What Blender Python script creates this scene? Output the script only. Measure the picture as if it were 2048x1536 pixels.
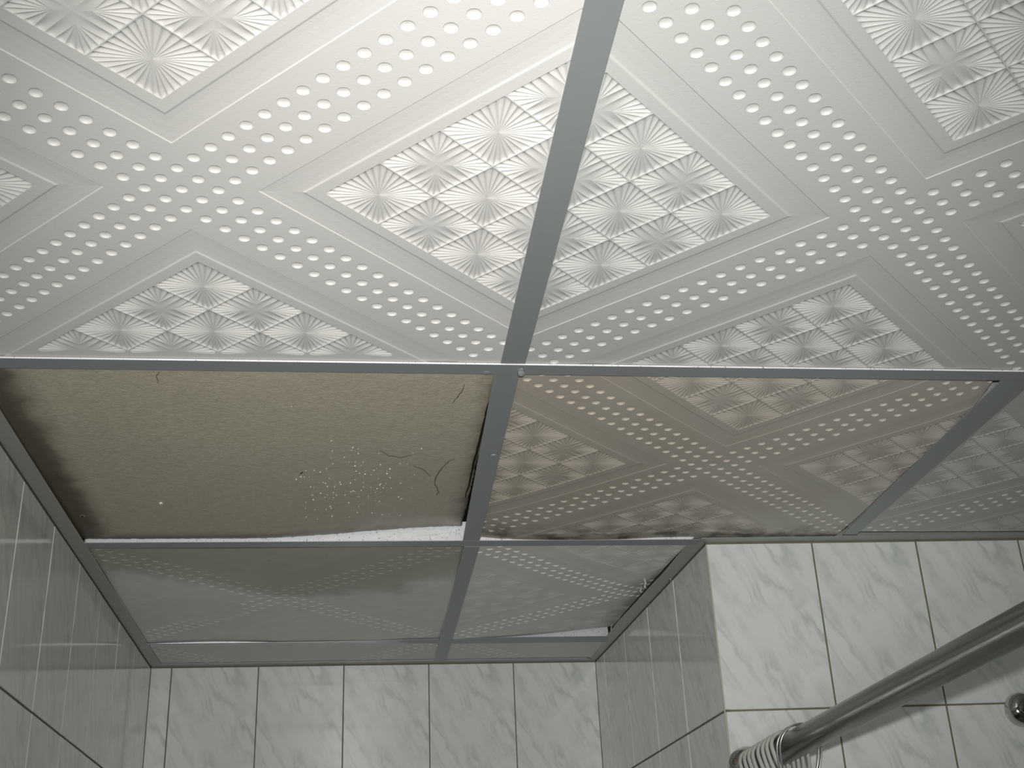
import bpy, bmesh, math, random
import numpy as np
from mathutils import Vector, Matrix
random.seed(7)
S = bpy.context.scene
for o in list(bpy.data.objects):
    bpy.data.objects.remove(o)
COL = S.collection

# ------------------------------------------------------------------ camera, light, exposure
CAM = Vector((-0.15541, -1.15713, -0.56936))
CF = Vector((0.12131954, 0.89757327, 0.42384408))
CR = Vector((0.99254522, -0.11470455, -0.04119297))
CU = Vector((-0.01164313, -0.42568192, 0.90479795))
cam = bpy.data.cameras.new('camera')
cam.lens = 2447.07 / 2048 * 36.0
cam.sensor_width = 36.0
cam.clip_start = 0.01
co = bpy.data.objects.new('camera', cam)
COL.objects.link(co)
m = Matrix((CR, CU, -CF)).transposed().to_4x4()
m.translation = CAM
co.matrix_world = m
S.camera = co

W = bpy.data.worlds.new('world')
S.world = W
W.use_nodes = True
W.node_tree.nodes['Background'].inputs[0].default_value = (0.5, 0.52, 0.5, 1)
W.node_tree.nodes['Background'].inputs[1].default_value = 0.0


def aim(o, pos, target):
    o.location = pos
    o.rotation_euler = (Vector(target) - Vector(pos)).to_track_quat('-Z', 'Y').to_euler()


# the camera's flash, a few centimetres above and right of the lens
fl = bpy.data.lights.new('flash', 'SPOT')
fl.energy = 62.0
fl.spot_size = math.radians(70)
fl.spot_blend = 1.0
fl.shadow_soft_size = 0.012
fl.color = (1.0, 0.985, 0.955)
flo = bpy.data.objects.new('flash', fl)
COL.objects.link(flo)
fpos = CAM + CU * 0.062 + CR * 0.012
aim(flo, fpos, CAM + CF * 1.3 + CR * (0.02) + CU * (-0.03))
# weak fill light added behind the camera for ambience, no lamp known there
la = bpy.data.lights.new('fill_light', 'AREA')
la.shape = 'DISK'
la.size = 0.35
la.energy = 5.5
la.color = (0.95, 1.0, 0.93)
lao = bpy.data.objects.new('fill_light', la)
COL.objects.link(lao)
aim(lao, (-0.30, -1.75, -0.75), (0.35, 0.8, -0.15))

S.view_settings.view_transform = 'Standard'
S.view_settings.look = 'None'
S.view_settings.exposure = 0.0
S.view_settings.gamma = 1.0
S.view_settings.use_curve_mapping = False
S.cycles.max_bounces = 8
S.cycles.use_denoising = True


# ------------------------------------------------------------------ node helpers
class NT:
    def __init__(self, name, rough=0.5, metal=0.0, color=(0.8, 0.8, 0.8), spec=0.5):
        self.m = bpy.data.materials.new(name)
        self.m.use_nodes = True
        self.t = self.m.node_tree
        self.b = self.t.nodes['Principled BSDF']
        self.set('Roughness', rough)
        self.set('Metallic', metal)
        self.set('Specular IOR Level', spec)
        self.set('Base Color', (*color, 1))
        self._tc = None

    def set(self, k, v):
        self.b.inputs[k].default_value = v

    def n(self, typ, ins=None, **kw):
        nd = self.t.nodes.new(typ)
        for k, v in kw.items():
            setattr(nd, k, v)
        for k, v in (ins or {}).items():
            if isinstance(v, bpy.types.NodeSocket):
                self.t.links.new(v, nd.inputs[k])
            else:
                nd.inputs[k].default_value = v
        return nd

    def link(self, sock, key):
        self.t.links.new(sock, self.b.inputs[key])

    def obj(self):
        if not self._tc:
            self._tc = self.n('ShaderNodeTexCoord')
        return self._tc.outputs['Object']

    def mapped(self, scale=(1, 1, 1), rot=(0, 0, 0), loc=(0, 0, 0)):
        return self.n('ShaderNodeMapping', {'Vector': self.obj(), 'Scale': scale, 'Rotation': rot, 'Location': loc}).outputs[0]

    def noise(self, vec, scale, detail=3, rough=0.55, dist=0.0):
        return self.n('ShaderNodeTexNoise', {'Vector': vec, 'Scale': scale, 'Detail': detail, 'Roughness': rough, 'Distortion': dist}).outputs[0]

    def ramp(self, fac, stops):
        r = self.n('ShaderNodeValToRGB', {'Fac': fac})
        e = r.color_ramp.elements
        while len(e) < len(stops):
            e.new(0.5)
        for i, (p, c) in enumerate(stops):
            e[i].position = p
            e[i].color = (c, c, c, 1) if isinstance(c, (int, float)) else (*c, 1)
        return r.outputs[0]

    def mix(self, fac, a, b, blend='MIX'):
        nd = self.t.nodes.new('ShaderNodeMix')
        nd.data_type = 'RGBA'
        nd.blend_type = blend
        for k, v in ((0, fac), (6, a), (7, b)):
            if isinstance(v, bpy.types.NodeSocket):
                self.t.links.new(v, nd.inputs[k])
            else:
                nd.inputs[k].default_value = v if isinstance(v, (int, float)) else (*v, 1)
        return nd.outputs[2]

    def math(self, op, a, b=0.0, c=0.0, clamp=False):
        nd = self.t.nodes.new('ShaderNodeMath')
        nd.operation = op
        nd.use_clamp = clamp
        for i, v in enumerate((a, b, c)):
            if isinstance(v, bpy.types.NodeSocket):
                self.t.links.new(v, nd.inputs[i])
            else:
                nd.inputs[i].default_value = v
        return nd.outputs[0]

    def sep(self, vec=None):
        return self.n('ShaderNodeSeparateXYZ', {0: vec or self.obj()}).outputs

    def bump(self, h, strength, dist):
        self.link(self.n('ShaderNodeBump', {'Height': h, 'Strength': strength, 'Distance': dist}).outputs[0], 'Normal')


def panel_material(name, base, kind):
    k = NT(name, rough=0.5, color=base, spec=0.4)
    v = k.obj()
    fine = k.noise(v, 420, 2)
    col = k.mix(k.math('MULTIPLY', k.noise(v, 9, 4), 0.22), base, tuple(c * 0.86 for c in base))
    x, y, z = k.sep()
    pits = k.ramp(k.noise(v, 260, 1), [(0.0, 0), (0.70, 0), (0.80, 1)])
    if kind == 'stain':       # brown water stain across the panel, paler to the near left and right corners
        n1 = k.noise(v, 6, 5, 0.6)
        n2 = k.noise(v, 26, 4, 0.6)
        r = k.math('ADD', k.math('ADD', k.math('MULTIPLY', x, -1.1), k.math('MULTIPLY', y, -0.35)), 0.62)
        f = k.math('ADD', r, k.math('MULTIPLY', k.math('SUBTRACT', n1, 0.5), 1.1), clamp=True)
        f = k.math('MULTIPLY', f, k.math('ADD', 0.8, k.math('MULTIPLY', n2, 0.3)), clamp=True)
        col = k.mix(f, (0.56, 0.54, 0.505), (0.47, 0.415, 0.345))
        edge = k.math('MULTIPLY', k.ramp(y, [(0.0, 0.0), (0.24, 0.0), (0.30, 1.0)]), k.ramp(n2, [(0.0, 0.0), (0.42, 0), (0.62, 0.8)]))
        col = k.mix(edge, col, (0.10, 0.085, 0.06))
    elif kind == 'dirt':      # soiled grey panel, darker patch towards its near edge
        n1 = k.noise(v, 7, 5, 0.62)
        n2 = k.noise(v, 40, 3, 0.6)
        ax = k.math('ABSOLUTE', k.math('SUBTRACT', x, 0.05))
        tri = k.math('SUBTRACT', k.math('MULTIPLY', y, -1.0), k.math('MULTIPLY', ax, 0.55))
        f = k.math('ADD', k.math('MULTIPLY', tri, 5.0), k.math('ADD', 0.55, k.math('MULTIPLY', k.math('SUBTRACT', n1, 0.5), 1.2)), clamp=True)
        f = k.ramp(f, [(0.0, 0.0), (0.35, 0.12), (0.65, 0.85), (1.0, 1.0)])
        col = k.mix(f, (0.80, 0.80, 0.775), (0.46, 0.45, 0.385))
        col = k.mix(k.math('MULTIPLY', n2, 0.25), col, (0.30, 0.29, 0.26))
    elif kind == 'dirt_right':
        n1 = k.noise(v, 8, 5, 0.62)
        r = k.math('SUBTRACT', k.math('MULTIPLY', x, 5.5), k.math('MULTIPLY', k.math('ABSOLUTE', k.math('ADD', y, 0.03)), 5.0))
        f = k.math('ADD', k.math('ADD', r, -0.15), k.math('MULTIPLY', n1, 0.9), clamp=True)
        col = k.mix(f, (0.82, 0.825, 0.795), (0.20, 0.19, 0.16))
        col = k.mix(k.math('MULTIPLY', k.noise(v, 30, 3), 0.25), col, (0.32, 0.31, 0.28))
    elif kind == 'grey':
        col = k.mix(k.math('MULTIPLY', k.noise(v, 11, 4), 0.5), base, tuple(c * 0.8 for c in base))
    k.link(col, 'Base Color')
    k.bump(k.math('ADD', k.math('MULTIPLY', fine, 0.5), k.math('MULTIPLY', pits, -0.35)), 0.35, 0.0006)
    return k.m


M = {}
M['panel_tl'] = panel_material('embossed_panel_white', (0.68, 0.665, 0.645), 'clean')
M['panel'] = panel_material('embossed_panel_pale', (0.57, 0.575, 0.555), 'clean')
M['stain'] = panel_material('embossed_panel_stained', (0.36, 0.33, 0.28), 'stain')
M['grey'] = panel_material('embossed_panel_grey', (0.55, 0.55, 0.525), 'grey')
M['dirt'] = panel_material('embossed_panel_soiled', (0.5, 0.5, 0.47), 'dirt')
M['dirt_right'] = panel_material('embossed_panel_soiled_corner', (0.5, 0.5, 0.47), 'dirt_right')
M['strip'] = panel_material('embossed_panel_strip', (0.66, 0.655, 0.64), 'grey')

# mouldy bare panel: wet brown board with a net-like wrinkled skin
k = NT('mouldy_board', rough=0.55, spec=0.45)
v = k.obj()
x, y, z = k.sep()
n1 = k.noise(v, 7, 6, 0.65)
n2 = k.noise(v, 105, 5, 0.65)
col = k.mix(k.ramp(n1, [(0.3, 0), (0.7, 1)]), (0.52, 0.475, 0.375), (0.585, 0.535, 0.43))
col = k.mix(k.ramp(n2, [(0.35, 0.0), (0.75, 0.45)]), col, (0.36, 0.315, 0.23))
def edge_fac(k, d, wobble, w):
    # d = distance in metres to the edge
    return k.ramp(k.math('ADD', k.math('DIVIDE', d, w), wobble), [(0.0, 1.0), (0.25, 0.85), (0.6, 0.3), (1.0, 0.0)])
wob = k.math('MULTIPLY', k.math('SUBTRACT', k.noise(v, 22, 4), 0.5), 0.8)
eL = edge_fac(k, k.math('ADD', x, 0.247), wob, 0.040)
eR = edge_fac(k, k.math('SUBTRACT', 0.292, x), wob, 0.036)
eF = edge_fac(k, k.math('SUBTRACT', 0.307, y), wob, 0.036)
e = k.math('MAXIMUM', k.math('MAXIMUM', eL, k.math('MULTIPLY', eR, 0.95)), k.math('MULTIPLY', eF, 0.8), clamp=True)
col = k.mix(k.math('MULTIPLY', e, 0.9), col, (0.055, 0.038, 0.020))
w1 = k.n('ShaderNodeTexWave', {'Vector': k.mapped((1, 1, 1), (0, 0, 0.78)), 'Scale': 22.0, 'Distortion': 5.0, 'Detail': 3.0}).outputs[1]
vor = k.n('ShaderNodeTexVoronoi', {'Vector': k.n('ShaderNodeVectorMath', {0: v, 1: k.n('ShaderNodeTexNoise', {'Vector': v, 'Scale': 40.0}).outputs[1]}, operation='ADD').outputs[0], 'Scale': 24.0}, feature='DISTANCE_TO_EDGE').outputs[0]
vor2 = k.n('ShaderNodeTexVoronoi', {'Vector': v, 'Scale': 120.0}, feature='DISTANCE_TO_EDGE').outputs[0]
h = k.math('ADD', k.math('MULTIPLY', n2, 1.0), k.math('MULTIPLY', k.ramp(vor2, [(0, 0), (0.2, 1)]), 0.3))
h = k.math('ADD', h, k.math('MULTIPLY', w1, 0.03))
col = k.mix(k.math('MULTIPLY', k.ramp(vor, [(0, 1), (0.035, 0)]), 0.16), col, (0.20, 0.17, 0.12))
col = k.mix(k.math('MULTIPLY', k.ramp(vor2, [(0, 1), (0.09, 0)]), 0.16), col, (0.16, 0.13, 0.085))
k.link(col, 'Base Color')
k.link(k.ramp(n1, [(0.3, 0.38), (0.7, 0.62)]), 'Roughness')
k.bump(h, 0.45, 0.0010)
M['mould'] = k.m


def metal_mat(name, c, rough, metal, streak=0.10):
    k = NT(name, rough=rough, metal=metal, color=c)
    n = k.noise(k.obj(), 60, 4)
    n2 = k.noise(k.obj(), 900, 2)
    col = k.mix(k.math('MULTIPLY', n, streak * 2), c, tuple(a * 0.72 for a in c))
    col = k.mix(k.math('MULTIPLY', n2, 0.18), col, tuple(min(1, a * 1.25) for a in c))
    k.link(col, 'Base Color')
    return k.m


M['bar'] = metal_mat('dull_aluminium', (0.335, 0.36, 0.37), 0.44, 0.35)
M['angle'] = metal_mat('weathered_aluminium', (0.42, 0.43, 0.405), 0.5, 0.3, 0.3)
# web of the tee bars: flaking metal with dark specks, coloured brighter for facing the flash
k = NT('flash_lit_web', rough=0.42, metal=0.2, color=(0.9, 0.9, 0.92))
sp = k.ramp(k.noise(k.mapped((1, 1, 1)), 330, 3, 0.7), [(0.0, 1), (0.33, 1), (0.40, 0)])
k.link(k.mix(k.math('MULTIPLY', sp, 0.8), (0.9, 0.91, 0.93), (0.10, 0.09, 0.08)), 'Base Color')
k.bump(k.noise(k.obj(), 70, 4), 0.35, 0.002)
M['web'] = k.m
M['black'] = NT('hole_shade', rough=0.9, color=(0.004, 0.004, 0.004), spec=0.0).m
M['plenum'] = NT('dark_slab', rough=0.9, color=(0.05, 0.048, 0.045)).m
k = NT('grout', rough=0.85, color=(0.33, 0.32, 0.25))
k.link(k.mix(k.noise(k.obj(), 25, 4), (0.235, 0.235, 0.17), (0.12, 0.12, 0.075)), 'Base Color')
M['grout'] = k.m

# marble-printed glazed tile; the same print on every tile
k = NT('glazed_marble_tile', rough=0.10, color=(0.74, 0.75, 0.73), spec=0.55)
k.set('Coat Weight', 0.3)
k.set('Coat Roughness', 0.06)
uvw = k.mapped((1, 1, 1), (0, 0, math.radians(-27)))
warp = k.n('ShaderNodeTexNoise', {'Vector': k.obj(), 'Scale': 14.0, 'Detail': 4.0}).outputs[1]
ww = k.n('ShaderNodeVectorMath', {0: warp, 1: (0.5, 0.5, 0.5)}, operation='SUBTRACT').outputs[0]
ww = k.n('ShaderNodeVectorMath', {0: ww, 'Scale': 0.040}, operation='SCALE').outputs[0]
vv = k.n('ShaderNodeVectorMath', {0: uvw, 1: ww}, operation='ADD').outputs[0]
vs = k.n('ShaderNodeMapping', {'Vector': vv, 'Scale': (27.0, 3.0, 27.0)}).outputs[0]
nn = k.noise(vs, 1.0, 3, 0.55)
ridge = k.math('ABSOLUTE', k.math('SUBTRACT', nn, 0.5))
vein = k.ramp(ridge, [(0.0, 1.0), (0.025, 0.6), (0.075, 0.0)])
gate = k.ramp(k.noise(k.obj(), 13, 2), [(0.36, 0.0), (0.62, 1.0)])
cloud = k.ramp(k.noise(vs, 0.55, 2), [(0.45, 0.0), (0.75, 1.0)])
col = k.mix(k.math('MULTIPLY', cloud, 0.20), (0.77, 0.79, 0.77), (0.58, 0.62, 0.61))
col = k.mix(k.math('MULTIPLY', k.math('MULTIPLY', vein, gate), 0.55), col, (0.40, 0.45, 0.43))
k.link(col, 'Base Color')
k.bump(k.noise(k.obj(), 16, 2), 0.05, 0.004)
M['tile'] = k.m

k = NT('worn_chrome', rough=0.26, metal=1.0, color=(0.42, 0.41, 0.39))
nz = k.noise(k.mapped((1, 1, 0.04)), 160, 5)
k.link(k.mix(nz, (0.34, 0.33, 0.305), (0.22, 0.215, 0.20)), 'Base Color')
k.link(k.ramp(nz, [(0.3, 0.20), (0.7, 0.42)]), 'Roughness')
M['rod'] = k.m
M['chrome'] = NT('chrome', rough=0.07, metal=1.0, color=(0.55, 0.54, 0.52)).m
M['ring'] = NT('pale_plastic', rough=0.38, color=(0.50, 0.52, 0.48)).m
M['wire'] = NT('thin_wire', rough=0.3, metal=0.8, color=(0.5, 0.5, 0.5)).m
k = NT('water', rough=0.0, color=(1, 1, 1), spec=0.5)
k.set('Transmission Weight', 1.0)
k.set('IOR', 1.33)
M['water'] = k.m
M['glint'] = NT('painted_glint_drop', rough=0.22, metal=0.55, color=(0.95, 0.95, 0.95)).m  # pale metal colour imitates the flash glint on water drops
M['floor'] = NT('floor_tile', rough=0.4, color=(0.30, 0.31, 0.29)).m
M['paint'] = NT('plain_wall', rough=0.6, color=(0.55, 0.56, 0.53)).m


# ------------------------------------------------------------------ mesh helpers
def link(name, me, parent=None, **props):
    o = bpy.data.objects.new(name, me)
    COL.objects.link(o)
    if parent:
        o.parent = parent
    for a, b in props.items():
        o[a] = b
    return o


def mk(name, V, Fc, mat, smooth=False):
    me = bpy.data.meshes.new(name)
    me.from_pydata([tuple(map(float, q)) for q in V], [], [tuple(f) for f in Fc])
    me.materials.append(mat)
    if smooth:
        me.polygons.foreach_set('use_smooth', [True] * len(me.polygons))
    me.update()
    return me


def fix_normals(me):
    bm = bmesh.new()
    bm.from_mesh(me)
    bmesh.ops.recalc_face_normals(bm, faces=bm.faces)
    bm.to_mesh(me)
    bm.free()
    return me


def box_mesh(name, lo, hi, mat, bevel=0.0):
    bm = bmesh.new()
    bmesh.ops.create_cube(bm, size=1)
    for v_ in bm.verts:
        v_.co = Vector([lo[i] + (v_.co[i] + 0.5) * (hi[i] - lo[i]) for i in range(3)])
    if bevel:
        bmesh.ops.bevel(bm, geom=bm.edges[:], offset=bevel, segments=1, affect='EDGES')
    me = bpy.data.meshes.new(name)
    bm.to_mesh(me)
    bm.free()
    me.materials.append(mat)
    return me


def empty(name, loc=(0, 0, 0), **props):
    return_o = link(name, None)
    return_o.location = loc
    for a, b in props.items():
        return_o[a] = b
    return return_o


# ------------------------------------------------------------------ setting
ceiling = empty('ceiling', kind='structure')
SLAB_Z = 0.16
slab = link('upper_slab', box_mesh('upper_slab', (-0.65, -2.05, SLAB_Z), (1.55, 1.55, SLAB_Z + 0.1), M['plenum']), ceiling)
fo = link('floor', box_mesh('floor', (-0.65, -2.05, -2.35), (1.55, 1.55, -2.3), M['floor']), kind='structure')

TILE_T = 0.0016
ZROWS = -0.256


def wall(name, A, B, joints, top=SLAB_Z, rows=(0, 5), joint_w=0.003, ztop_tile=-0.0024):
    """Wall from A to B (seen from inside, left to right); joints = distances of the vertical joints from A."""
    A = Vector((A[0], A[1], 0)); B = Vector((B[0], B[1], 0))
    L = (B - A).length
    ux = (B - A).normalized()
    nn_ = Vector((0, 0, 1)).cross(ux)        # points behind the wall
    T = Matrix((ux, Vector((0, 0, 1)), -nn_)).transposed().to_4x4()   # local x along, y up, z into the room
    T.translation = A
    w = link(name, box_mesh(name, (0, -2.3, -0.05), (L, top, -TILE_T), M['grout']), kind='structure')
    w.matrix_world = T
    xs = [0.0] + [j for j in joints if 0.004 < j < L - 0.004] + [L]
    cache = {}
    for r in range(*rows):
        zt = ztop_tile if r == 0 else ZROWS * r - joint_w / 2
        zb = ZROWS * (r + 1) + joint_w / 2
        for i in range(len(xs) - 1):
            a = xs[i] + (joint_w / 2 if i else 0.0005)
            b = xs[i + 1] - (joint_w / 2 if i < len(xs) - 2 else 0.0005)
            full = 0.1745
            # keep the print aligned: origin of a tile is its own full-size lower left corner
            ox = (b - full) if i == 0 else a
            key = (round(b - a, 4), round(zt - zb, 4), i == 0)
            if key not in cache:
                cache[key] = box_mesh('tile', (a - ox, 0, -TILE_T * 1.2), (b - ox, zt - zb, 0), M['tile'], 0.0007)
            t = link('tile', cache[key], w)
            t.location = (ox, zb, 0)
            # laid by hand: a hair out of plane
            t.rotation_euler = (random.uniform(-1, 1) * 0.0012, random.uniform(-1, 1) * 0.0012, 0)
    return w


BL_, BR_ = (-0.5795, 1.431), (0.3491, 1.4385)
CN = (0.3765, 0.6175)
wl0 = (-0.5665, -2.0)
Llen = math.hypot(BL_[0] - wl0[0], BL_[1] - wl0[1])
jl = []
yy = 0.345 - 0.1765 * 20
while yy < 1.42:
    if yy > -2.0:
        jl.append((yy + 2.0) / (1.431 + 2.0) * Llen)
    yy += 0.1765
wall('wall_left', wl0, BL_, jl)
wall('wall_back', BL_, BR_, [-0.538 + 0.5795, -0.3625 + 0.5795, -0.187 + 0.5795, -0.0095 + 0.5795, 0.1705 + 0.5795], joint_w=0.0021)
La = math.hypot(BR_[0] - CN[0], BR_[1] - CN[1])
wall('wall_alcove', BR_, CN, [La - d for d in (0.737, 0.5555, 0.373, 0.1945)])
FE = (1.5, 0.5835)
wall('wall_right', CN, FE, [0.168 * i + 0.0005 * i for i in range(1, 7)], joint_w=0.0026)
pw = link('wall_side', box_mesh('wall_side', (1.5, -2.0, -2.3), (1.55, 0.60, SLAB_Z), M['paint']), kind='structure')
pw2 = link('wall_near', box_mesh('wall_near', (-0.62, -2.05, -2.3), (1.55, -2.0, SLAB_Z), M['paint']), kind='structure')

bead_m = NT('corner_filler', rough=0.6, color=(0.50, 0.50, 0.42)).m
link('trim_5', box_mesh('trim_5', (CN[0] - 0.0012, CN[1] - 0.0012, -2.3), (CN[0] + 0.0010, CN[1] + 0.0020, -0.003), bead_m, 0.0008), kind='structure')

# ------------------------------------------------------------------ embossed ceiling panels
G = 0.0205                       # dimple pitch
T0, T1, T2, T3 = 1.5 * G, 0.0430, 0.0700, 0.0800
HALF = 0.2965
R2 = math.sqrt(2)
CS = (0.2922 * R2 - 2 * T3) / 4  # side of a sunburst square
FD = 0.0016                      # flute depth


def rotq(P, k):
    P = np.asarray(P, float)
    x, y = P[:, 0], P[:, 1]
    for _ in range(k % 4):
        x, y = -y, x
    return np.stack([x, y, P[:, 2]], 1)


def quad_xy(P):
    """(u,v,z) of quadrant 0 (u,v > 0, along the two diagonals) to panel x,y"""
    P = np.asarray(P, float)
    return np.stack([(P[:, 0] + P[:, 1]) / R2, (P[:, 1] - P[:, 0]) / R2, P[:, 2]], 1)


def flute_cell(kind):
    NS = 8
    s = CS / 2 * 0.985
    V, Fc = [], []
    corners = [(-s, -s), (s, -s), (s, s), (-s, s)]
    foc = [(c[0] * 0.29, c[1] * 0.29) for c in corners]
    stT = [1.0, 0.975, 0.91, 0.75, 0.5, 0.25, 0.0]
    stD = [0.0, 0.72, 1.0, 0.86, 0.54, 0.16, 0.0]
    NC = 4
    for e in range(4):
        A, B = np.array(corners[e]), np.array(corners[(e + 1) % 4])
        FA, FB = np.array(foc[e]), np.array(foc[(e + 1) % 4])
        for j in range(NS):
            P0, P1 = A + (B - A) * j / NS, A + (B - A) * (j + 1) / NS
            def Q(i):
                if kind == 'burst':
                    return np.zeros(2)
                return FA if i < 4 else (np.zeros(2) if i == 4 else FB)
            Q0, Q1 = Q(j), Q(j + 1)
            base = len(V)
            for a, t in enumerate(stT):
                for c in range(NC + 1):
                    w = c / NC
                    p = (Q0 * (1 - t) + P0 * t) * (1 - w) + (Q1 * (1 - t) + P1 * t) * w
                    prof = math.sin(math.pi * w) ** 0.85 if 0 < w < 1 else 0.0
                    dd = stD[a]
                    # rounded outer end of each flute
                    if a == 1:
                        dd *= 0.9
                    V.append((p[0], p[1], FD * dd * prof))
            for a in range(len(stT) - 1):
                for c in range(NC):
                    i0 = base + a * (NC + 1) + c
                    Fc.append((i0, i0 + 1, i0 + NC + 2, i0 + NC + 1))
    # thin flat rim between the squares
    k_ = 1 / 0.985
    for e in range(4):
        A, B = np.array(corners[e]), np.array(corners[(e + 1) % 4])
        b = len(V)
        for j in range(NS + 1):
            p = A + (B - A) * j / NS
            V += [(p[0], p[1], 0), (p[0] * k_, p[1] * k_, 0)]
        Fc += [(b + 2 * j, b + 2 * j + 1, b + 2 * j + 3, b + 2 * j + 2) for j in range(NS)]
    return np.array(V), Fc


CELL = {'burst': flute_cell('burst'), 'star': flute_cell('star')}
RD, DD = 0.0054, 0.0023
DV, DFc = [], []
for rr, dz in ((1.0, 0.0), (0.93, 0.42), (0.78, 0.78), (0.5, 0.97)):
    for a in range(16):
        DV.append((RD * rr * math.cos(a * math.pi / 8), RD * rr * math.sin(a * math.pi / 8), DD * dz))
DV.append((0, 0, DD))
for r in range(3):
    for a in range(16):
        b = (a + 1) % 16
        DFc.append((r * 16 + a, r * 16 + b, (r + 1) * 16 + b, (r + 1) * 16 + a))
for a in range(16):
    DFc.append((48 + a, 48 + (a + 1) % 16, 64))
DV = np.array(DV)
DIAG = np.array([[1 / R2, 1 / R2, 0], [-1 / R2, 1 / R2, 0], [0, 0, 1]])   # rotate (p,q) to (x,y)


def pq(P):
    P = np.asarray(P, float)
    return np.stack([(P[:, 0] + P[:, 1]) / R2, (P[:, 1] - P[:, 0]) / R2, P[:, 2]], 1)


def base_sheet():
    V, Fc = [], []

    def add(P, F_):
        b = len(V)
        V.extend([tuple(q) for q in P])
        Fc.extend([tuple(b + i for i in f) for f in F_])
    g = G / 2
    # plates with a hole under each dimple
    sq = []
    for a in range(16):
        an = a * math.pi / 8
        c, s_ = math.cos(an), math.sin(an)
        kk = g / max(abs(c), abs(s_))
        sq.append((c * kk, s_ * kk, 0))
    ci = [(RD * math.cos(a * math.pi / 8), RD * math.sin(a * math.pi / 8), 0) for a in range(16)]
    hole = np.array(sq + ci)
    hf = [(a, (a + 1) % 16, 16 + (a + 1) % 16, 16 + a) for a in range(16)]
    for (i, j) in DOTS:
        add(pq(hole + np.array([i * G, j * G, 0])), hf)
    # corner ends of the bands
    e0 = 19.5 * G
    for k_ in range(4):
        P = [(e0, -T0, 0), (0.47, -T0, 0), (0.47, T0, 0), (e0, T0, 0)]
        add(rotq(pq(np.array(P)), k_), [(0, 1, 2, 3)])
    prof = [(T0, 0.0), (T1, 0.0), (T1 + 0.0009, 0.0006), (T1 + 0.008, 0.0009), (T1 + 0.018, 0.0010),
            (T2 - 0.0035, 0.0008), (T2 - 0.0024, 0.0007), (T2 - 0.0008, 0.0001), (T2, 0.0), (T3, 0.0)]
    NL = 44
    for k_ in range(4):
        for side in (0, 1):
            for (ta, za), (tb, zb) in zip(prof[:-1], prof[1:]):
                P = []
                for q in range(NL + 1):
                    f = q / NL
                    P.append((ta + (0.43 - ta) * f, ta, za))
                    P.append((tb + (0.43 - tb) * f, tb, zb))
                P = np.array(P)
                if side:
                    P = P[:, [1, 0, 2]]
                add(rotq(quad_xy(P), k_), [(2 * q, 2 * q + 2, 2 * q + 3, 2 * q + 1) for q in range(NL)])
        H = 0.34
        a0, a1 = HALF - R2 * T3, H - R2 * T3
        P = []
        for q in range(33):
            f = q / 32 * 2 - 1
            P += [(HALF, a0 * f, 0), (H, a1 * f, 0)]
        add(rotq(np.array(P), k_), [(2 * q, 2 * q + 1, 2 * q + 3, 2 * q + 2) for q in range(32)])
    return np.array(V), Fc


DOTS = [(i, j) for i in range(-19, 20) for j in range(-19, 20) if abs(i) <= 1 or abs(j) <= 1]
BASE = base_sheet()


def clipped(V, Fc, clip):
    x0, x1, y0, y1 = clip
    V = np.asarray(V)
    if V[:, 0].max() <= x0 or V[:, 0].min() >= x1 or V[:, 1].max() <= y0 or V[:, 1].min() >= y1:
        return None
    if V[:, 0].min() >= x0 - 1e-7 and V[:, 0].max() <= x1 + 1e-7 and V[:, 1].min() >= y0 - 1e-7 and V[:, 1].max() <= y1 + 1e-7:
        return V, Fc
    bm = bmesh.new()
    vs_ = [bm.verts.new(q) for q in V]
    for f in Fc:
        try:
            bm.faces.new([vs_[i] for i in f])
        except ValueError:
            pass
    for co_, no in (((x0, 0, 0), (-1, 0, 0)), ((x1, 0, 0), (1, 0, 0)), ((0, y0, 0), (0, -1, 0)), ((0, y1, 0), (0, 1, 0))):
        bmesh.ops.bisect_plane(bm, geom=bm.verts[:] + bm.edges[:] + bm.faces[:], plane_co=co_, plane_no=no, clear_outer=True, dist=1e-7)
    bm.verts.index_update()
    if not bm.faces:
        bm.free()
        return None
    V2 = np.array([tuple(q.co) for q in bm.verts])
    F2 = [tuple(q.index for q in f.verts) for f in bm.faces]
    bm.free()
    return V2, F2


def edge_fade(V):
    V = np.array(V)
    r = np.maximum(abs(V[:, 0]), abs(V[:, 1]))
    V[:, 2] *= np.clip((HALF - r) / 0.004, 0, 1)
    return V


PCACHE = {}


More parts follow.
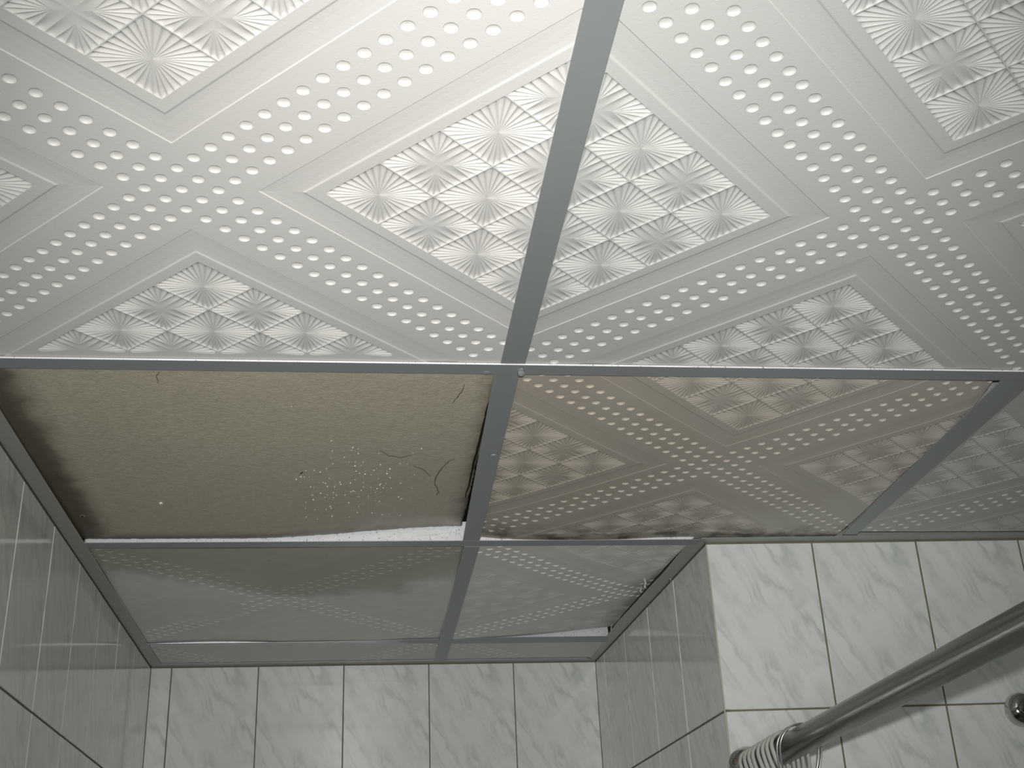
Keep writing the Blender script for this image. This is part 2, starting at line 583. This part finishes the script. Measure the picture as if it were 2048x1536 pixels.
def panel_meshes(key, mat, clip, warp, relief=1.0):
    if (key, mat.name) in PCACHE:
        return PCACHE[(key, mat.name)]
    out = []

    def fin(nm, V, Fc, smooth, flip=False):
        V = np.array(V)
        if relief != 1.0:
            rf = min(1.0, relief * 2.2) if nm == 'dimple' else relief
            V[:, 2] = np.where(V[:, 2] < 0.006, V[:, 2] * rf, V[:, 2])
        if warp is not None:
            V = warp(V)
        me = mk(nm, V, Fc, mat, smooth)
        # faces look down into the room
        nz_ = sum(p.normal.z for p in me.polygons)
        if nz_ > 0:
            me.flip_normals()
        out.append((nm, me))
    # sheet, with the back of the board
    V, Fc = clipped(*BASE, clip)
    x0, x1, y0, y1 = clip
    NX = 20
    V = list(map(tuple, V))
    Fc = list(Fc)
    b = len(V)
    TH = 0.0075
    for j in range(NX + 1):
        for i in range(NX + 1):
            V.append((x0 + (x1 - x0) * i / NX, y0 + (y1 - y0) * j / NX, TH))
    for j in range(NX):
        for i in range(NX):
            a = b + j * (NX + 1) + i
            Fc.append((a, a + 1, a + NX + 2, a + NX + 1))
    # rim
    ring = [(x0 + (x1 - x0) * i / NX, y0) for i in range(NX)] + [(x1, y0 + (y1 - y0) * i / NX) for i in range(NX)] + \
           [(x1 - (x1 - x0) * i / NX, y1) for i in range(NX)] + [(x0, y1 - (y1 - y0) * i / NX) for i in range(NX)]
    b = len(V)
    for (a, c) in ring:
        V.append((a, c, 0.0)); V.append((a, c, TH))
    n_ = len(ring)
    for i in range(n_):
        q = (i + 1) % n_
        Fc.append((b + 2 * i, b + 2 * q, b + 2 * q + 1, b + 2 * i + 1))
    fin('ceiling_panel', V, Fc, False)
    sq_clip = (max(x0, -HALF), min(x1, HALF), max(y0, -HALF), min(y1, HALF))
    for k_ in range(4):
        for i in range(5):
            for j in range(5 - i):
                kind = 'burst' if (i + j) % 2 == 0 else 'star'
                CV, CFc = CELL[kind]
                P = CV + np.array([T3 + (i + 0.5) * CS, T3 + (j + 0.5) * CS, 0])
                P = rotq(quad_xy(P), k_)
                r = clipped(P, CFc, sq_clip)
                if r is None:
                    continue
                if (r[0][:, 0].max() - r[0][:, 0].min()) < 0.008 or (r[0][:, 1].max() - r[0][:, 1].min()) < 0.008:
                    pass
                fin('sunburst_square', edge_fade(r[0]), r[1], True)
    for (i, j) in DOTS:
        P = DV @ np.eye(3) + np.array([i * G, j * G, 0])
        r = clipped(pq(P), DFc, clip)
        if r is None:
            continue
        fin('dimple', r[0], r[1], True)
    PCACHE[(key, mat.name)] = out
    return out


def add_panel(cx, cy, z, world_clip, mat, warp=None, label=None, join_dimples=False, rot=0.0, relief=1.0):
    clip = tuple(round(a, 5) for a in (world_clip[0] - cx, world_clip[1] - cx, world_clip[2] - cy, world_clip[3] - cy))
    key = (clip, id(warp) if warp else 0)
    pcs = panel_meshes(key, mat, clip, warp, relief)
    root = None
    for nm, me in pcs:
        if root is None:
            root = link('ceiling_panel', me, ceiling)
            root.location = (cx, cy, z)
            root.rotation_euler = (0, 0, rot)
            if label:
                root['label'] = label
        elif not (join_dimples and nm == 'dimple'):
            link(nm, me, root)
    if join_dimples:
        V, Fc = [], []
        for nm, me in pcs:
            if nm == 'dimple':
                b = len(V)
                V += [tuple(q.co) for q in me.vertices]
                Fc += [tuple(b + i for i in p.vertices) for p in me.polygons]
        if V:
            link('dimples', mk('dimples', V, Fc, mat, True), root, kind='stuff')
    return root


Z0 = 0.0016
TLc, TRc, MRc = (-0.3018, -0.3085), (0.3075, -0.2947), (0.2990, 0.2885)
add_panel(*TLc, Z0, (-0.562, -0.0035, -0.606, 0.006), M['panel_tl'], label='off-white embossed panel')
add_panel(*TRc, Z0, (0.0065, 0.6055, -0.592, 0.006), M['panel'], label='clean pale embossed panel')
add_panel(0.913, -0.2947, Z0, (0.612, 1.211, -0.592, 0.006), M['panel'])


def warp_mr(V):
    V = V.copy()
    x, y = V[:, 0], V[:, 1]
    wx, wy = x + 0.299, y + 0.2885          # from the near left corner
    far = np.clip(wy / 0.58, 0, 1) ** 4
    V[:, 2] += 0.0075 * np.exp(-(wx / 0.05) ** 1.5) * far
    V[:, 2] += 0.0012 * far + 0.0035 * far * np.exp(-((wx - 0.33) / 0.07) ** 2)
    V[:, 2] += 0.010 * np.clip(1 - wy / 0.22, 0, 1) * np.clip((wx - 0.40) / 0.19, 0, 1) ** 2
    V[:, 2] -= 0.004 * np.sin(math.pi * np.clip(wx / 0.59, 0, 1)) * np.sin(math.pi * np.clip(wy / 0.58, 0, 1)) * 0.6
    V[:, 2] += 0.0022 * np.sin(wx * 17 + 1.0) * np.sin(wy * 15) * np.clip(wx / 0.59, 0, 1)
    V[:, 0] -= 0.016 * np.clip(1 - wy / 0.16, 0, 1) * np.clip((wx - 0.35) / 0.22, 0, 1)
    return V


add_panel(*MRc, Z0 + 0.0012, (0.0105, 0.577, 0.018, 0.613), M['stain'], warp_mr, label='brown water-stained embossed panel', relief=0.72)
add_panel(0.905, 0.2885, Z0, (0.596, 1.205, 0.018, 0.569), M['grey'], label='dull grey embossed panel', relief=0.7)


def warp_bl(V):
    V = V.copy()
    x, y = V[:, 0], V[:, 1]
    wx, wy = x + 0.255, y + 0.29
    # board has buckled: near middle lifts, a soft valley runs diagonally from the near left corner
    V[:, 2] += 0.012 * np.exp(-((x + 0.02) / 0.16) ** 2) * np.clip(1 - wy / 0.33, 0, 1)
    V[:, 2] += 0.0025 * np.exp(-((wx) / 0.05) ** 2) * np.exp(-((wy - 0.15) / 0.10) ** 2)
    V[:, 2] += 0.0025 * np.sin(wx * 14) * np.sin(wy * 12 + 0.7) + 0.0008
    V[:, 2] = np.maximum(V[:, 2], 0.0)
    return V


def warp_br(V):
    V = V.copy()
    x, y = V[:, 0], V[:, 1]
    wx, wy = np.clip((x + 0.299) / 0.34, 0, 1.1), np.clip((y + 0.31) / 0.60, 0, 1)
    V[:, 2] += 0.024 * wx ** 1.4 * wy ** 2
    V[:, 2] += 0.010 * np.clip((wx - 0.62) / 0.38, 0, 1) ** 2 * np.sin(math.pi * wy)
    V[:, 2] += 0.0015 * np.sin(wx * 9) * np.sin(wy * 9)
    return V


add_panel(-0.296, 0.925, Z0, (-0.556, 0.002, 0.617, 1.240), M['dirt'], warp_bl, label='grey-brown soiled buckled panel', join_dimples=True, relief=0.17)
add_panel(0.318, 0.925, Z0, (0.0235, 0.351, 0.617, 1.238), M['dirt_right'], warp_br, label='grey panel with dark stained raised corner', join_dimples=True, relief=0.30)
add_panel(-0.29, 1.545, Z0, (-0.556, 0.0015, 1.250, 1.4020), M['strip'], join_dimples=True, relief=0.2)
add_panel(0.315, 1.545, Z0, (0.0255, 0.335, 1.250, 1.4060), M['strip'], join_dimples=True, relief=0.2)

# ---- the bare mouldy board (left, second row): slightly raised along its far edge
NXb, NYb = 120, 110
bx0, bx1, by0, by1 = -0.560, -0.0030, 0.012, 0.6085
bc = (-0.29, 0.30)


def board_z(x, y):
    f = max(0.0, (y - by0) / (by1 - by0))
    t = min(1, max(0, (x + 0.33) / 0.33))
    s_ = t * t * (3 - 2 * t)
    far = 0.0068 + 0.0185 * s_
    return 0.0020 + (far - 0.002) * f ** 1.7 + 0.0022 * math.sin((x + 0.56) * 5.6) * math.sin(f * math.pi) * -1.0


V, Fc = [], []
rng = random.Random(3)
for j in range(NYb + 1):
    for i in range(NXb + 1):
        x = bx0 + (bx1 - bx0) * i / NXb
        y = by0 + (by1 - by0) * j / NYb
        edge = 0.0
        if j == NYb:
            edge = rng.uniform(-0.0018, 0.0012)
        if i == NXb:
            x -= rng.uniform(0.0, 0.002) + 0.004 * (1 - abs(2 * j / NYb - 1))
        z = board_z(x, y)
        V.append((x - bc[0], y + edge - bc[1], z))
for j in range(NYb):
    for i in range(NXb):
        a = j * (NXb + 1) + i
        Fc.append((a, a + NXb + 1, a + NXb + 2, a + 1))
n0 = len(V)
V += [(a, b_, c + 0.009) for (a, b_, c) in V]
ringi = [i for i in range(NXb)] + [j * (NXb + 1) + NXb for j in range(NYb)] + \
        [NYb * (NXb + 1) + i for i in range(NXb, 0, -1)] + [j * (NXb + 1) for j in range(NYb, 0, -1)]
for a, b_ in zip(ringi, ringi[1:] + ringi[:1]):
    Fc.append((a, b_, n0 + b_, n0 + a))
for j in range(0, NYb):
    for i in range(0, NXb):
        a = n0 + j * (NXb + 1) + i
        Fc.append((a, a + 1, a + NXb + 2, a + NXb + 1))
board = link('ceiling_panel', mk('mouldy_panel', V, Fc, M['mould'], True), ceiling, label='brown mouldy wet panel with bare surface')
board.location = (bc[0], bc[1], 0)

# cracks in the board: dark crooked hairline splits, plus one shaded gap
crack_or_gap = NT('dark_crack_or_gap', rough=0.9, color=(0.03, 0.022, 0.012), spec=0.1).m


def crack_or_gap_strip(pts, w):
    V, Fc = [], []
    for i, (x, y) in enumerate(pts):
        a = pts[max(0, i - 1)]; b_ = pts[min(len(pts) - 1, i + 1)]
        d = Vector((b_[0] - a[0], b_[1] - a[1], 0)).normalized()
        n_ = Vector((-d.y, d.x, 0)) * w * (0.35 + 0.65 * math.sin(math.pi * (i + 0.4) / len(pts))) / 2
        z = board_z(x, y) - 0.0003
        V += [(x + n_.x - bc[0], y + n_.y - bc[1], z), (x - n_.x - bc[0], y - n_.y - bc[1], z)]
    m_ = len(V)
    V += [(a, b_, c + 0.0006) for a, b_, c in V]
    for i in range(len(pts) - 1):
        q = 2 * i
        Fc += [(q, q + 2, q + 3, q + 1), (m_ + q, m_ + q + 1, m_ + q + 3, m_ + q + 2), (q, m_ + q, m_ + q + 2, q + 2), (q + 1, q + 3, m_ + q + 3, m_ + q + 1)]
    link('crack_or_gap', mk('crack_or_gap', V, Fc, crack_or_gap), board)


def unproj(px, py, z=0.0):
    d = CF + CR * ((px - 1024) / 2447.07) + CU * ((768 - py) / 2447.07)
    t = (z - CAM.z) / d.z
    p = CAM + d * t
    return (p.x, p.y)


def crack_or_gap_px(pts, w, z=0.012):
    rr = random.Random(len(pts) * 7 + int(pts[0][0]))
    P = []
    for (a, b_) in zip(pts[:-1], pts[1:]):
        for q in range(4):
            f = q / 4
            P.append(unproj(a[0] + (b_[0] - a[0]) * f + rr.uniform(-1.2, 1.2), a[1] + (b_[1] - a[1]) * f + rr.uniform(-1, 1), z))
    P.append(unproj(*pts[-1], z))
    crack_or_gap_strip(P, w)


crack_or_gap_px([(910, 913), (895, 922), (884, 935), (874, 950), (869, 963), (872, 975), (877, 988), (873, 997)], 0.0008, 0.010)
crack_or_gap_px([(928, 768), (925, 780), (914, 795), (905, 806)], 0.0007, 0.0025)
crack_or_gap_px([(320, 742), (313, 750), (316, 765)], 0.0005, 0.0025)
crack_or_gap_px([(606, 936), (601, 941)], 0.0016, 0.008)
crack_or_gap_px([(760, 893), (778, 906), (800, 910), (822, 905)], 0.0005, 0.009)
crack_or_gap_px([(986, 768), (976, 800), (968, 832), (957, 880), (947, 925), (937, 975), (931, 1003)], 0.0030, 0.010)  # dark strip painted in for the shaded gap between board and bar
crack_or_gap_px([(828, 928), (845, 935), (862, 952)], 0.0005, 0.010)


# ------------------------------------------------------------------ tee bars and wall angles
def tee(name, p0, p1, w0, w1, z=0.0, twist=None, web=0.036, mat='bar', seg=24, weboff=0.0, flash_lit_edge=False, th=0.0011):
    """flange from p0 to p1 with width w0..w1, a web standing on it; twist(t) in radians about its axis"""
    p0 = Vector((*p0, 0)); p1 = Vector((*p1, 0))
    d = (p1 - p0).normalized()
    n_ = Vector((-d.y, d.x, 0))

    def prism(sec_fn, m_, nm, parent):
        V, Fc = [], []
        for i in range(seg + 1):
            t = i / seg
            c = p0.lerp(p1, t)
            a = twist(t) if twist else 0.0
            for (u, h) in sec_fn(t):
                V.append(c + n_ * (u * math.cos(a) - h * math.sin(a)) + Vector((0, 0, z + h * math.cos(a) + u * math.sin(a))))
        k_ = len(sec_fn(0))
        for i in range(seg):
            for j in range(k_):
                q = (j + 1) % k_
                Fc.append((i * k_ + j, i * k_ + q, (i + 1) * k_ + q, (i + 1) * k_ + j))
        Fc.append(tuple(range(k_)))
        Fc.append(tuple(seg * k_ + j for j in range(k_ - 1, -1, -1)))
        return link(nm, fix_normals(mk(nm, V, Fc, m_)), parent)

    def fl_sec(t):
        w = (w0 + (w1 - w0) * t) / 2
        return [(-w, 0.0002), (-w + 0.0005, 0), (w - 0.0005, 0), (w, 0.0002), (w, th), (-w, th)]
    o = prism(fl_sec, M[mat], name, ceiling)
    if flash_lit_edge:  # near edge faces coloured bright, as if catching the flash
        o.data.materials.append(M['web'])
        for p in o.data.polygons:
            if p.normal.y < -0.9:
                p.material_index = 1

    def wb_sec(t):
        return [(weboff - 0.0008, th), (weboff + 0.0008, th), (weboff + 0.0008, web), (weboff - 0.0008, web)]
    prism(wb_sec, M['web'], 'web', o)
    return o


bB = tee('tee_bar', (-0.556, 0.0115), (1.49, 0.0102), 0.0232, 0.0232, z=-0.0010, mat='bar', flash_lit_edge=True, th=0.0020)
bU = tee('tee_bar', (-0.0055, -1.99), (0.0028, -0.0020), 0.0262, 0.0262)
bL = tee('tee_bar', (-0.0008, 0.0245), (0.0098, 0.6065), 0.0275, 0.0255)
bC = tee('tee_bar', (-0.5535, 0.6185), (0.362, 0.6145), 0.0240, 0.0260, z=-0.0003, weboff=-0.002, web=0.034)
bL2 = tee('tee_bar', (0.0133, 0.6325), (0.0135, 1.4130), 0.0240, 0.0255)
bD = tee('tee_bar', (-0.556, 1.2395), (0.342, 1.2450), 0.0235, 0.0245, z=0.0006,
         twist=lambda t: math.radians(-8.5 + 21 * min(1, max(0, (t - 0.38) / 0.30)) ** 1.2) * -1, seg=48, web=0.034)
bR = tee('tee_bar', (0.5845, 0.0225), (0.5945, 0.5790), 0.0400, 0.0225, z=0.0)
bR2 = tee('tee_bar', (0.6095, -1.99), (0.6090, -0.0020), 0.0262, 0.0262)


def angle(p0, p1, w, wob=0.0, seg=30, z=0.0, seed=1, upright=0.022, c0=0.0, c1=0.0, lift=0.0):
    """wall angle: p0->p1 along the wall, flange reaching w to the left of travel; c0/c1 mitre the two ends"""
    r = random.Random(seed)
    p0 = Vector((*p0, 0)); p1 = Vector((*p1, 0))
    L = (p1 - p0).length
    d = (p1 - p0).normalized()
    n_ = Vector((-d.y, d.x, 0))
    ph = [r.uniform(0, 6) for _ in range(4)]
    V, Fc = [], []
    for i in range(seg + 1):
        t = i / seg
        c = p0.lerp(p1, t)
        dw = wob * (math.sin(t * 11 + ph[0]) * 0.5 + math.sin(t * 23 + ph[1]) * 0.35 + r.uniform(-0.2, 0.2))
        dz = lift - abs(wob) * 0.5 * (0.5 + 0.5 * math.sin(t * 9 + ph[2]))
        for (u, h) in ((0.0003, 0.0), (w + dw - 0.0006, dz), (w + dw, dz + 0.0005), (w + dw, dz + 0.0013), (0.0018, 0.0013), (0.0018, upright), (0.0003, upright)):
            sh = c0 * u * (1 - t) - c1 * u * t
            V.append(c + n_ * u + d * sh + Vector((0, 0, z + h)))
    k_ = 7
    for i in range(seg):
        for j in range(k_):
            q = (j + 1) % k_
            Fc.append((i * k_ + j, i * k_ + q, (i + 1) * k_ + q, (i + 1) * k_ + j))
    Fc.append(tuple(range(k_)))
    Fc.append(tuple(seg * k_ + j for j in range(k_ - 1, -1, -1)))
    return fix_normals(mk('trim', V, Fc, M['angle']))


# going round with the room on the left of travel
t1 = link('trim_1', angle((BL_[0] + 0.0002, BL_[1]), (wl0[0] + 0.0002, -1.99), 0.0225, 0.0005, seg=50, seed=3, c0=1.0), kind='structure')
t2 = link('trim_2', angle((BR_[0], BR_[1] - 0.0002), (BL_[0], BL_[1] - 0.0002), 0.0225, 0.0006, seed=5, c0=1, c1=1), kind='structure')
t3 = link('trim_3', angle((CN[0] - 0.0002, CN[1] - 0.004), (BR_[0] - 0.0002, BR_[1]), 0.0225, 0.0022, seed=8, c0=-0.8, c1=1, lift=0.0035), kind='structure')
t4 = link('trim_4', angle((FE[0] - 0.01, FE[1] - 0.0002), (CN[0] - 0.004, CN[1] - 0.0002), 0.0215, 0.0007, seed=2, c1=-0.4), kind='structure')


def disc(nm, c, r, dep, mat, parent=None, seg=20, dome=True, axis='z', rings=4):
    V, Fc = [], []
    for q in range(rings):
        a = q / rings * math.pi / 2
        rr, hh = (r * math.cos(a), dep * math.sin(a)) if dome else (r, dep * q / (rings - 1))
        for s_ in range(seg):
            an = s_ / seg * 2 * math.pi
            V.append((rr * math.cos(an), rr * math.sin(an), -hh))
    V.append((0, 0, -dep))
    for q in range(rings - 1):
        for s_ in range(seg):
            e_ = (s_ + 1) % seg
            Fc.append((q * seg + s_, q * seg + e_, (q + 1) * seg + e_, (q + 1) * seg + s_))
    for s_ in range(seg):
        Fc.append(((rings - 1) * seg + s_, (rings - 1) * seg + (s_ + 1) % seg, len(V) - 1))
    Fc.append(tuple(range(seg - 1, -1, -1)))
    if axis == 'y':
        V = [(a, c_, b) for a, b, c_ in V]
    V = [(a + c[0], b + c[1], c_ + c[2]) for a, b, c_ in V]
    return link(nm, fix_normals(mk(nm, V, Fc, mat, True)), parent)


disc('rivet', (-0.0238, 0.0190, -0.0004), 0.0046, 0.0016, M['bar'], bB)
disc('rivet', (0.0085, 0.2589, 0.0), 0.0046, 0.0018, M['bar'], bL)
disc('punched_hole', (-0.0105, 0.6156, 0.0238), 0.0026, 0.0003, M['black'], bC, dome=False, axis='y', rings=2)  # black disc standing in for the shade inside the hole

# torn flakes at the right edge of the back panel
flm = NT('torn_board', rough=0.7, color=(0.62, 0.62, 0.58)).m
for i, (x, y, l, an) in enumerate(((0.3345, 0.872, 0.014, 0.2), (0.3325, 0.850, 0.018, -0.35), (0.3315, 0.896, 0.012, 0.5), (0.3330, 1.172, 0.013, 0.15))):
    V = [(-0.0012, 0, 0), (0.0014, 0, 0), (0.0004, 0.001, -0.0 + l), (-0.0009, 0.0008, l * 0.8)]
    V += [(a, b + 0.0010, c) for a, b, c in V]
    me = fix_normals(mk('torn_flake', V, [(0, 1, 2, 3), (7, 6, 5, 4), (0, 4, 5, 1), (1, 5, 6, 2), (2, 6, 7, 3), (3, 7, 4, 0)], flm))
    o = link('torn_flake', me, ceiling)
    o.location = (x, y, 0.0008)
    o.rotation_euler = (0.2, an, 0.3 * i)

# ------------------------------------------------------------------ water drops
def uvsphere(nm, r, sq, mat, seg=16, rings=10):
    bm = bmesh.new()
    bmesh.ops.create_uvsphere(bm, u_segments=seg, v_segments=rings, radius=r)
    for v_ in bm.verts:
        v_.co.z *= sq
    me = bpy.data.meshes.new(nm)
    bm.to_mesh(me)
    bm.free()
    me.materials.append(mat)
    me.polygons.foreach_set('use_smooth', [True] * len(me.polygons))
    return me


dm = uvsphere('water_drop', 0.0044, 1.05, M['water'], 24, 16)
o = link('water_drop', dm, label='large clear water drop hanging at the crossing of the ceiling bars', category='drop')
o.location = (0.0125, 0.0085, -0.0048)
big = [((322, 1005), 0.0030, 'bright round water drop on the brown panel above the far left bar'),
       ((260, 932), 0.0034, 'dull water drop high on the left side of the brown panel'),
       ((165, 1033), 0.0030, 'faint water drop in the far left corner of the brown panel'),
       ((335, 905), 0.0020, 'small flat water drop on the brown panel, right of the dull one')]
for (px, r, lb) in big:
    x, y = unproj(px[0], px[1], 0.004)
    me = uvsphere('water_drop', r, 0.55, M['glint' if px[0] == 322 else 'water'])
    o = link('water_drop', me, label=lb, category='drop')
    o.location = (x, y, board_z(x, y) - r * 0.35)
rg = random.Random(21)
tiny = uvsphere('tiny_water_drop', 0.0010, 0.8, M['glint'], 10, 6)
spots = [(666, 916), (609, 943), (722, 921), (629, 929), (593, 947), (800, 920), (774, 936), (774, 941), (824, 976), (772, 963), (762, 982),
         (673, 984), (662, 1012), (717, 1012), (759, 1003), (771, 1007), (635, 1035), (664, 1032), (613, 1029), (611, 1009), (612, 997), (672, 963),
         (640, 973), (655, 983), (710, 978), (663, 868), (706, 883), (717, 896), (689, 903), (584, 797), (665, 889), (737, 990), (748, 933), (780, 931)]
while len(spots) < 120:
    a = rg.gauss(700, 62); b = rg.gauss(965, 45)
    if 600 < a < 850 and 880 < b < 1040:
        spots.append((a, b))
for (a, b) in spots:
    x, y = unproj(a, b, 0.011)
    o = link('tiny_water_drop', tiny, label='tiny sparkling water drop in the cluster on the brown panel', category='drop', group='tiny water drops clustered on the brown panel')
    s_ = rg.uniform(0.45, 1.25) if len(spots) else 1
    o.scale = (s_, s_, s_)
    o.location = (x, y, board_z(x, y) - 0.0004 * s_)
xa = 0.3560
for (x, y, r, lb) in ((0.3665, 0.812, 0.0028, 'water drop hanging from the edge of the alcove ceiling angle'),):
    o = link('water_drop', uvsphere('water_drop', r, 1.0, M['water']), label=lb, category='drop')
    o.location = (x - 0.002, y, -0.0030)

# ------------------------------------------------------------------ shower rod with wall flange
def frame_along(p, d):
    d = Vector(d).normalized()
    q = d.to_track_quat('Z', 'X')
    mm = q.to_matrix().to_4x4()
    mm.translation = p
    return mm


def lathe(nm, prof, mat, seg=40, parent=None):
    V, Fc = [], []
    for (r, h) in prof:
        for s_ in range(seg):
            an = s_ / seg * 2 * math.pi
            V.append((r * math.cos(an), r * math.sin(an), h))
    for i in range(len(prof) - 1):
        for s_ in range(seg):
            e_ = (s_ + 1) % seg
            Fc.append((i * seg + s_, i * seg + e_, (i + 1) * seg + e_, (i + 1) * seg + s_))
    Fc.append(tuple(range(seg)))
    Fc.append(tuple((len(prof) - 1) * seg + j for j in range(seg - 1, -1, -1)))
    return link(nm, fix_normals(mk(nm, V, Fc, mat, True)), parent)


RP0 = Vector((0.3975, 0.607, -0.3390))
RP1 = Vector((0.4482, -0.1123, -0.3123))
rdir = (RP1 - RP0).normalized()
rlen = (RP0.y + 1.995) / -rdir.y
rod = empty('shower_rod', label='dull chrome shower curtain rod running from the tiled wall towards the camera', category='rod')
rod.matrix_world = frame_along(RP0, rdir)
RR = 0.0172
pipe = lathe('pipe', [(RR, 0.004), (RR, rlen)], M['rod'], 48, rod)
fl_ = lathe('wall_flange', [(0.0300, 0.000), (0.0300, 0.004), (0.0290, 0.010), (0.0262, 0.016), (0.0215, 0.020), (0.0180, 0.022)], M['chrome'], 48, rod)
fl_['label'] = 'polished chrome wall flange'

# ---- curtain rings bunched beside the flange
def torus_mesh(nm, R, r, drop, mat, seg=48, sub=10):
    V, Fc = [], []
    for i in range(seg):
        a = i / seg * 2 * math.pi
        cx_, cy_ = R * math.sin(a), R * math.cos(a)
        if cy_ < 0:
            cy_ *= drop
        dx, dy = math.sin(a), math.cos(a)
        for j in range(sub):
            b = j / sub * 2 * math.pi
            V.append((cx_ + dx * r * math.cos(b), cy_ + dy * r * math.cos(b), r * 1.35 * math.sin(b)))
    for i in range(seg):
        for j in range(sub):
            i2, j2 = (i + 1) % seg, (j + 1) % sub
            Fc.append((i * sub + j, i2 * sub + j, i2 * sub + j2, i * sub + j2))
    return fix_normals(mk(nm, V, Fc, mat, True))


ring_me = torus_mesh('curtain_ring', 0.0235, 0.0026, 2.3, M['ring'])
names = ['first pale plastic curtain ring, against the chrome flange', 'second pale curtain ring from the flange', 'third pale curtain ring from the flange',
         'fourth pale curtain ring from the flange', 'fifth pale curtain ring from the flange', 'sixth pale curtain ring from the flange',
         'seventh pale curtain ring from the flange', 'eighth pale curtain ring, last one towards the open rod']
rr_ = random.Random(5)
up = Vector((0, 0, 1))
side = rdir.cross(up).normalized()
upp = side.cross(rdir).normalized()
for i in range(8):
    s_ = 0.034 + i * 0.0172 + rr_.uniform(-0.0015, 0.0015)
    c = RP0 + rdir * s_ - upp * (0.0235 - 0.0026 - RR - 0.0022)
    tilt = 0.34 + rr_.uniform(-0.08, 0.08)
    zax = (rdir * math.cos(tilt) + upp * math.sin(tilt)).normalized()
    yax = (upp * math.cos(tilt) - rdir * math.sin(tilt)).normalized()
    xax = yax.cross(zax)
    mm = Matrix((xax, yax, zax)).transposed().to_4x4()
    mm.translation = c
    o = link('curtain_ring', ring_me, label=names[i], category='ring', group='pale curtain rings bunched at the end of the shower rod')
    o.matrix_world = mm
# two thin metal rings turned sideways beside them
thin_me = torus_mesh('thin_ring', 0.0285, 0.0012, 2.0, M['wire'])
for i, (s_, yaw, lb) in enumerate(((0.182, 0.30, 'thin metal curtain hook ring behind the pale rings'), (0.193, 0.36, 'thin metal curtain hook ring nearest the camera'))):
    c = RP0 + rdir * s_ - upp * (0.0285 - RR - 0.0045)
    zax = (rdir * math.cos(yaw) - upp * math.sin(yaw) * 1.0).normalized()
    yax = (upp * math.cos(yaw) + rdir * math.sin(yaw)).normalized()
    xax = yax.cross(zax)
    mm = Matrix((xax, yax, zax)).transposed().to_4x4()
    mm.translation = c
    o = link('hook_ring', thin_me, label=lb, category='ring', group='thin metal hook rings on the shower rod')
    o.matrix_world = mm

# ------------------------------------------------------------------ chrome wall knob at the right edge
kn = empty('wall_knob', label='polished chrome domed knob on the tiled wall at the right edge', category='knob')
kp = Vector((0.8228, 0.5985, -0.2675))
kn.matrix_world = frame_along(kp, (0.02, -1, 0.0))
lathe('escutcheon', [(0.0250, 0.0), (0.0252, 0.003), (0.0246, 0.008), (0.0226, 0.014), (0.0188, 0.0185), (0.0140, 0.021), (0.0100, 0.022)], M['chrome'], 48, kn)
lathe('stem', [(0.0085, 0.018), (0.0078, 0.030), (0.0095, 0.033)], M['chrome'], 32, kn)
lathe('ball', [(0.0095, 0.032), (0.0140, 0.036), (0.0160, 0.043), (0.0150, 0.050), (0.0110, 0.055), (0.0045, 0.0575)], M['chrome'], 32, kn)
